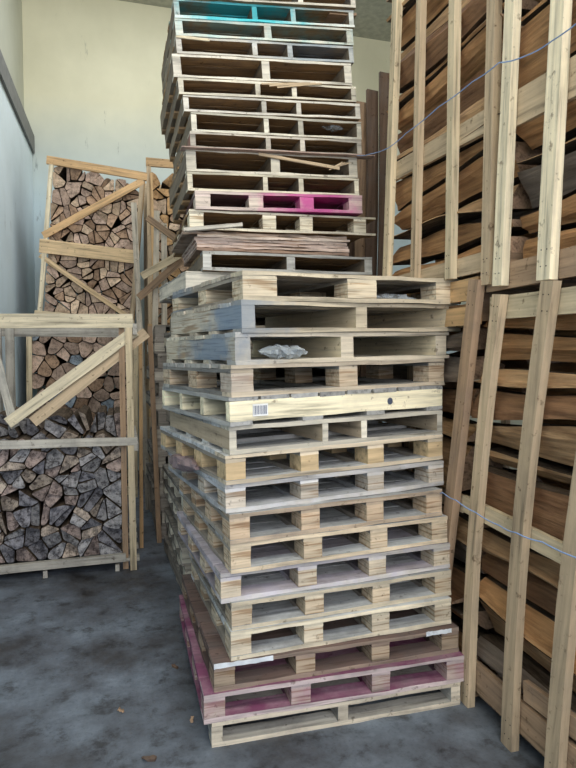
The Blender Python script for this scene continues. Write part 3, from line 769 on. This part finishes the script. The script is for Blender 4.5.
long_logs(2.20, 3.34, 2.02, 3.80, 15, 'far upper aisle crate', 'long logs in the far upper aisle crate', 3, slope=.0)
long_logs(1.08, 2.18, 1.97, 3.80, 13, 'near upper aisle crate', 'long logs in the near upper aisle crate', 4)
long_logs(1.20, 2.42, 0.20, 1.80, 13, 'near lower aisle crate', 'long logs in the near lower aisle crate', 8)
long_logs(2.46, 3.50, 0.12, 1.86, 12, 'far lower aisle crate', 'long logs in the far lower aisle crate', 9)

for (a_, b_, c_, d_, w_, sd) in ((2.24, 3.3, 2.02, 3.75, 'far upper aisle crate', 41), (1.1, 2.14, 1.97, 3.75, 'near upper aisle crate', 42), (1.2, 2.36, .2, 1.80, 'near lower aisle crate', 43), (2.48, 3.46, .12, 1.84, 'far lower aisle crate', 44)):
    long_logs(a_, b_, c_, d_, 7, w_ + ', inner pile', 'inner long logs in the ' + w_, sd, uf=1.86)

def aisle_crate(label, v0, v1, z0, z1, posts, rails, extra=()):
    c = crate(label, 1.5, v0, z0)
    for (va, za, vb, zb, w, m, uo) in posts:
        bar('post', (uo, va - v0, za - z0), (uo, vb - v0, zb - z0), w, .036, FU, m, c, nails=True, rng=rng, bow=.045 if z0 == 0 and v0 < 2 else 0.0)
    for (va, za, vb, zb, w, m, uo) in rails:
        bar('rail', (uo, va - v0, za - z0), (uo, vb - v0, zb - z0), w, .022, FU, m, c, rng=rng)
    # the far long side, the two ends and the floor
    for q in range(7):
        fb = MB(); fb.sawn(.06 + q * .136, .06 + q * .136 + .128, .02, v1 - v0 - .02, .045, .065, 1, 5, .001, rng); fb.build('floor_board', M_brown, c)
    for vv in (v0 + .05, v1 - .05): bar('post', (1.0, vv - v0, 0), (1.0, vv - v0, z1 - z0), .06, .03, (1, 0, 0), M_new2, c)
    for zz in (z0 + .05, (z0 + z1) / 2, z1 - .05): bar('rail', (1.02, 0, zz - z0), (1.02, v1 - v0, zz - z0), .08, .02, (1, 0, 0), M_new2, c)
    for zz in (z0 + .06, z1 - .06):
        bar('rail', (.05, 0, zz - z0), (1.0, 0, zz - z0), .09, .02, FV, M_brown, c)
        bar('rail', (.05, v1 - v0, zz - z0), (1.0, v1 - v0, zz - z0), .09, .02, FV, M_brown, c)
    return c
# (v, z) start -> (v, z) end, width, material, offset from u=1.5
aisle_crate('far upper crate of long split logs along the aisle', 2.22, 3.36, 1.93, 3.80,
    [(3.27, 2.0, 3.15, 3.78, .062, M_new, 0), (2.915, 2.0, 2.87, 3.78, .05, M_new2, 0), (2.56, 1.96, 2.55, 3.78, .052, M_new, 0), (2.265, 1.90, 2.245, 3.78, .06, M_new2, .006)],
    [(2.24, 2.61, 3.30, 2.66, .10, M_new2, .037), (2.24, 2.01, 3.30, 2.01, .085, M_new2, .037), (2.24, 3.62, 3.20, 3.58, .09, M_cream, .037)])
aisle_crate('near upper crate of long split logs along the aisle', 1.06, 2.18, 1.88, 3.80,
    [(2.165, 1.885, 2.075, 3.78, .060, M_cream, -.004), (1.885, 1.875, 1.795, 3.78, .072, M_cream, -.004), (1.50, 1.88, 1.45, 3.78, .07, M_cream, 0), (1.11, 1.88, 1.09, 3.78, .07, M_new, 0)],
    [(1.08, 2.54, 2.22, 2.59, .14, M_new2, .037), (1.08, 1.935, 2.30, 1.925, .105, M_brown, .037), (1.08, 3.62, 2.1, 3.62, .10, M_new, .037)])
aisle_crate('near lower crate of long split logs along the aisle', 1.18, 2.38, 0.0, 1.86,
    [(2.36, 0, 2.165, 1.85, .062, M_new2, -.004), (2.05, 0, 1.86, 1.87, .068, M_new2, -.004), (1.79, 0, 1.55, 1.86, .07, M_new2, -.004), (1.42, 0, 1.24, 1.86, .07, M_new, 0)],
    [(1.2, 1.785, 2.27, 1.80, .095, M_new, .037), (1.2, .85, 2.46, .905, .078, M_new, .037), (1.2, .14, 2.40, .14, .13, M_brown, .037), (1.2, .30, 2.0, .26, .08, M_brown, .037)])
aisle_crate('far lower crate of long split logs hidden behind the low pallet stack', 2.44, 3.52, 0.0, 1.92,
    [(2.66, 0, 2.325, 1.93, .075, M_brown, -.01), (3.05, 0, 2.9, 1.92, .06, M_new2, 0), (3.45, 0, 3.35, 1.92, .06, M_new2, 0)],
    [(2.36, 1.90, 3.5, 1.90, .10, M_orange, .037), (2.36, 1.78, 3.5, 1.78, .085, M_orange, .037), (2.46, .9, 3.5, .9, .08, M_new2, .037), (2.46, .08, 3.5, .08, .1, M_brown, .037)])
# unseen boards added behind the aisle crates to keep the log gaps dark
b = MB()
for i in range(20): b.sawn(2.62, 2.65, 1.0 + i * .12, 1.0 + i * .12 + .118, 0, 3.9, 2, 3, .001)
o = b.build('unseen_backing', wmat('unseen_backing_boards', base=(.22, .17, .12), axis='Z'), None, MBLD); o['kind'] = 'structure'

# dark boards leaning behind the far crate
M_darkb = cmat('dark_board', (.13, .085, .06), .35)
for i, (ub, ut, zt, w, vv, m, lab) in enumerate([
    (1.86, 2.13, 3.92, .10, 4.55, M_darkb, 'dark brown board leaning right beside the crate post, tallest of the leaning boards'),
    (1.77, 2.05, 3.80, .10, 4.62, M_darkb, 'dark brown board leaning second out from the crate post'),
    (1.70, 1.97, 3.72, .09, 4.68, M_brown, 'lighter brown board leaning third out from the crate post'),
    (1.63, 1.90, 3.66, .06, 4.74, M_darkb, 'narrow dark board leaning outermost, beside the tall pallet stack'),
    (1.75, 2.00, 3.5, .16, 4.85, M_darkb, 'wide dark board leaning behind the other leaning boards'),
    (1.93, 2.10, 3.4, .16, 4.90, M_darkb, 'wide dark board hidden deepest behind the crate post')]):
    o = bar('leaning_board', W(ub, vv - .15, 0), W(ut, vv + .1, zt), w, .025, W(0, -1, 0), m, None, bow=-.07)
    tag(o, lab, 'board', 'boards leaning behind the far aisle crate')

# loose battens standing and hanging beside the tall stack
def loose(name, p, q, w, t, m, lab, bow=0):
    o = bar(name, W(*p), W(*q), w, t, W(0, -1, 0), m, None, bow=bow); tag(o, lab, 'batten', 'loose battens beside the tall stack'); return o
loose('loose_batten', (.26, 6.3, 0), (.15, 6.3, 3.13), .055, .03, M_wea, 'whitish upright batten in front of the leaning crate corner')
loose('loose_batten', (.30, 6.2, 0), (.37, 6.2, 3.04), .055, .03, M_wea, 'grey upright batten in front of the orange-framed crate')
loose('loose_batten', (.42, 6.2, 0), (.44, 6.2, 2.92), .055, .03, M_wea, 'grey upright batten standing closest to the tall stack')
loose('loose_batten', (.21, 6.0, 2.36), (.60, 6.0, 2.60), .07, .03, M_new, 'short pale batten lying slanted with sawn end showing')
loose('loose_batten', (.18, 6.06, 2.16), (.60, 6.06, 2.54), .07, .03, M_brown, 'grey-brown slanted batten just below the short pale one')
loose('loose_batten', (.27, 6.1, 2.95), (.60, 6.1, 2.72), .06, .04, M_brown, 'dark slanted stub high beside the tall stack')
loose('loose_batten', (.15, 5.05, 0), (.16, 5.05, 1.78), .03, .03, M_orange, 'thin orange-brown upright lath beside the half-empty crate')
loose('loose_batten', (.30, 5.15, 0.0), (.24, 5.15, 1.84), .04, .03, M_brown, 'brown upright batten against the short rear stack')

# ------------------------------------------------------------------ small things
# blue twine
M_twine = plain('blue_twine', (.25, .38, .66), .6)
def twine(pts, lab):
    P = [W(*p) for p in pts]; out = []
    for i in range(len(P) - 1):
        for k in range(4):
            t = k / 4; q = P[i].lerp(P[i + 1], t); q.z -= .005 * math.sin(math.pi * t); out.append(q)
    out.append(P[-1])
    b = MB(); b.tube(out, .0026, 5); o = b.build('twine', M_twine); tag(o, lab, 'string')
def on(x, y, u):     # not used for placement in the picture: only converts measured points to the crate plane
    pass
TW_UP = [(1.46, 3.60, 2.86), (1.455, 3.38, 2.80), (1.45, 3.12, 2.75), (1.45, 2.90, 2.755), (1.45, 2.57, 2.76), (1.45, 2.29, 2.755), (1.445, 2.1, 2.745), (1.45, 1.95, 2.70), (1.445, 1.80, 2.68), (1.44, 1.62, 2.68)]
twine(TW_UP, 'blue twine strung across the upper aisle crates')
twine([(1.45, 2.56, .93), (1.44, 2.48, .96), (1.43, 2.34, .955), (1.45, 2.22, .93), (1.45, 2.05, .92), (1.43, 1.92, .93), (1.45, 1.8, .93), (1.45, 1.6, .93)], 'blue twine strung across the near lower aisle crate')

# crumpled film
def crumple(name, loc, rot, sx, sy, sz, mat, lab, seed, n=14):
    r = random.Random(seed); b = MB(); vs = []; fs = []
    for i in range(n + 1):
        for j in range(9):
            a = 2 * math.pi * j / 9; t = i / n
            rad = math.sin(math.pi * min(max(t, .04), .96)) ** .6 * r.uniform(.6, 1.25)
            vs.append(((t - .5) * sx + r.uniform(-.01, .01), math.cos(a) * rad * sy, max(0, (math.sin(a) * rad * .5 + .5)) * sz))
    for i in range(n):
        for j in range(9): fs.append((i * 9 + j, i * 9 + (j + 1) % 9, (i + 1) * 9 + (j + 1) % 9, (i + 1) * 9 + j))
    fs.append(tuple(range(9))[::-1]); fs.append(tuple(n * 9 + j for j in range(9)))
    b.add(vs, fs); o = b.build(name, mat); o.location = loc; o.rotation_euler = rot
    return tag(o, lab, 'plastic film')
M_film = plain('milky_film', (.50, .55, .58), .25, 0, .5); M_rag = plain('violet_grey_film', (.20, .15, .16), .5)
crumple('plastic_film', (-.02, 2.56, 1.580), (0, 0, R(29)), .22, .05, .065, M_film, 'crumpled clear film inside the blue-stained solid-sided pallet', 1)
crumple('plastic_film', (.50, 2.86, 1.850), (0, 0, R(27)), .24, .05, .04, M_film, 'whitish film inside the topmost pallet of the low stack', 2)
crumple('plastic_film', (-.52, 2.92, 1.035), (R(8), R(4), R(114)), .50, .05, .075, M_rag, 'tattered violet-grey film hanging from the low stack side', 3)
crumple('plastic_film', (.30, 4.10, 3.10), (0, 0, R(16)), .14, .04, .04, M_film, 'torn white film in the tall stack high above the pink pallet', 4)

# label, knot and paint chips belong to their pallets
def find(lab):
    return next(o for o in sc.objects if o.get('label', '').startswith(lab))
p = find('cream pallet with solid front')
M_lab = plain('paper_label', (.82, .82, .80), .6); M_ink = plain('label_ink', (.14, .16, .22), .6)
b = MB(); b.box(.10, .17, -.004, -.0025, .035, .085); lb = b.build('paper_label', M_lab, p)
b = MB(); x = .104
while x < .165:
    w_ = rng.choice((.0012, .002, .003)); b.box(x, x + w_, -.0052, -.004, .042, .078); x += w_ + rng.choice((.0015, .002, .003))
b.build('barcode', M_ink, lb)
b = MB(); n = 12
b.add([(.80 + .014 * math.cos(k * math.pi / 6), -.0035, .058 + .016 * math.sin(k * math.pi / 6)) for k in range(n)] + [(.80 + .014 * math.cos(k * math.pi / 6), .002, .058 + .016 * math.sin(k * math.pi / 6)) for k in range(n)],
      [tuple(range(n))] + [(k, (k + 1) % n, (k + 1) % n + n, k + n) for k in range(n)])
b.build('knot', plain('dark_knot', (.07, .085, .13)), p)
p = find('dark brown pallet with chipped')
for x0, x1 in ((.0, .25), (.97, 1.10)):
    b = MB(); b.sawn(x0, x1, -.003, .0, .098, .116, 0, 10, .0022, rng); b.build('paint_patch', plain('chipped_white_paint', (.70, .74, .78)), p)
# broken front board of the deep pallet in the tall stack
p = find('deep pallet whose front board')
bar('broken_board', (.46, -.012, .122), (1.0, -.03, .05), .018, .014, FV, M_new2, p)
for k in range(5):
    bar('splinter', (.93 + .01 * k, -.02, .04 + .004 * k), (1.02 + .014 * k, -.035, .085 + .006 * rng.random()), .006, .004, FV, M_new2, p)
p = find('pallet with blue-smeared front')
bar('splinter', (.0, -.006, .098), (.20, -.03, .075), .014, .01, FV, M_cream, p)
p = find('clean thin pallet')
for k in range(3): bar('splinter', (.62 - .05 * k, -.01, .065 + .008 * k), (.92 - .04 * k, -.015, .10), .009, .005, FV, M_new2, p)
# stick on the loose bundle, board sticking out under the pinkish-cornered pallet
o = bar('stick', (-.64, 3.72, 2.37), (-.28, 3.74, 2.405), .022, .02, (0.2, -.95, .2), M_oldw); tag(o, 'short weathered stick lying on the loose thin boards', 'stick')
p = find('pallet with pinkish corner')
b = MB(); b.sawn(-.06, 1.22, -.03, .05, -.006, .0, 0, 12, .0015, rng); b.build('overhanging_board', wmat('pinkish_board', base=(.58, .42, .36)), p)
p = find('teal-painted pallet')
b = MB(); b.sawn(1.0, 1.19, .02, .2, .085, .10, 0, 4, .002, rng); b.build('overhanging_board', M_brown, p)
# bits on the floor
specs = [(-.55, 2.3, .028, 'small dark wood chip on the concrete close to the camera'), (-.62, 2.2, .016, 'tiny tan wood chip on the concrete'), (-.42, 2.55, .018, 'tan wood chip beside the stack side'),
         (-.75, 2.62, .016, 'rusty-brown wood chip out on the open floor'), (-.58, 3.0, .018, 'brown chip beside the purple pallet side')]
for i, (x, y, s_, lab) in enumerate(specs):
    r = random.Random(i); b = MB()
    b.sawn(-s_, s_, -s_ * .35, s_ * .35, 0, .009, 0, 4, .004, r)
    o = b.build('wood_chip', [M_darkb, M_new2, M_brown, M_brown, M_darkb][i], None, Matrix.Translation((x, y, .002)) @ Matrix.Rotation(r.random() * 6, 4, 'Z')); tag(o, lab, 'wood chip', 'wood chips on the concrete')
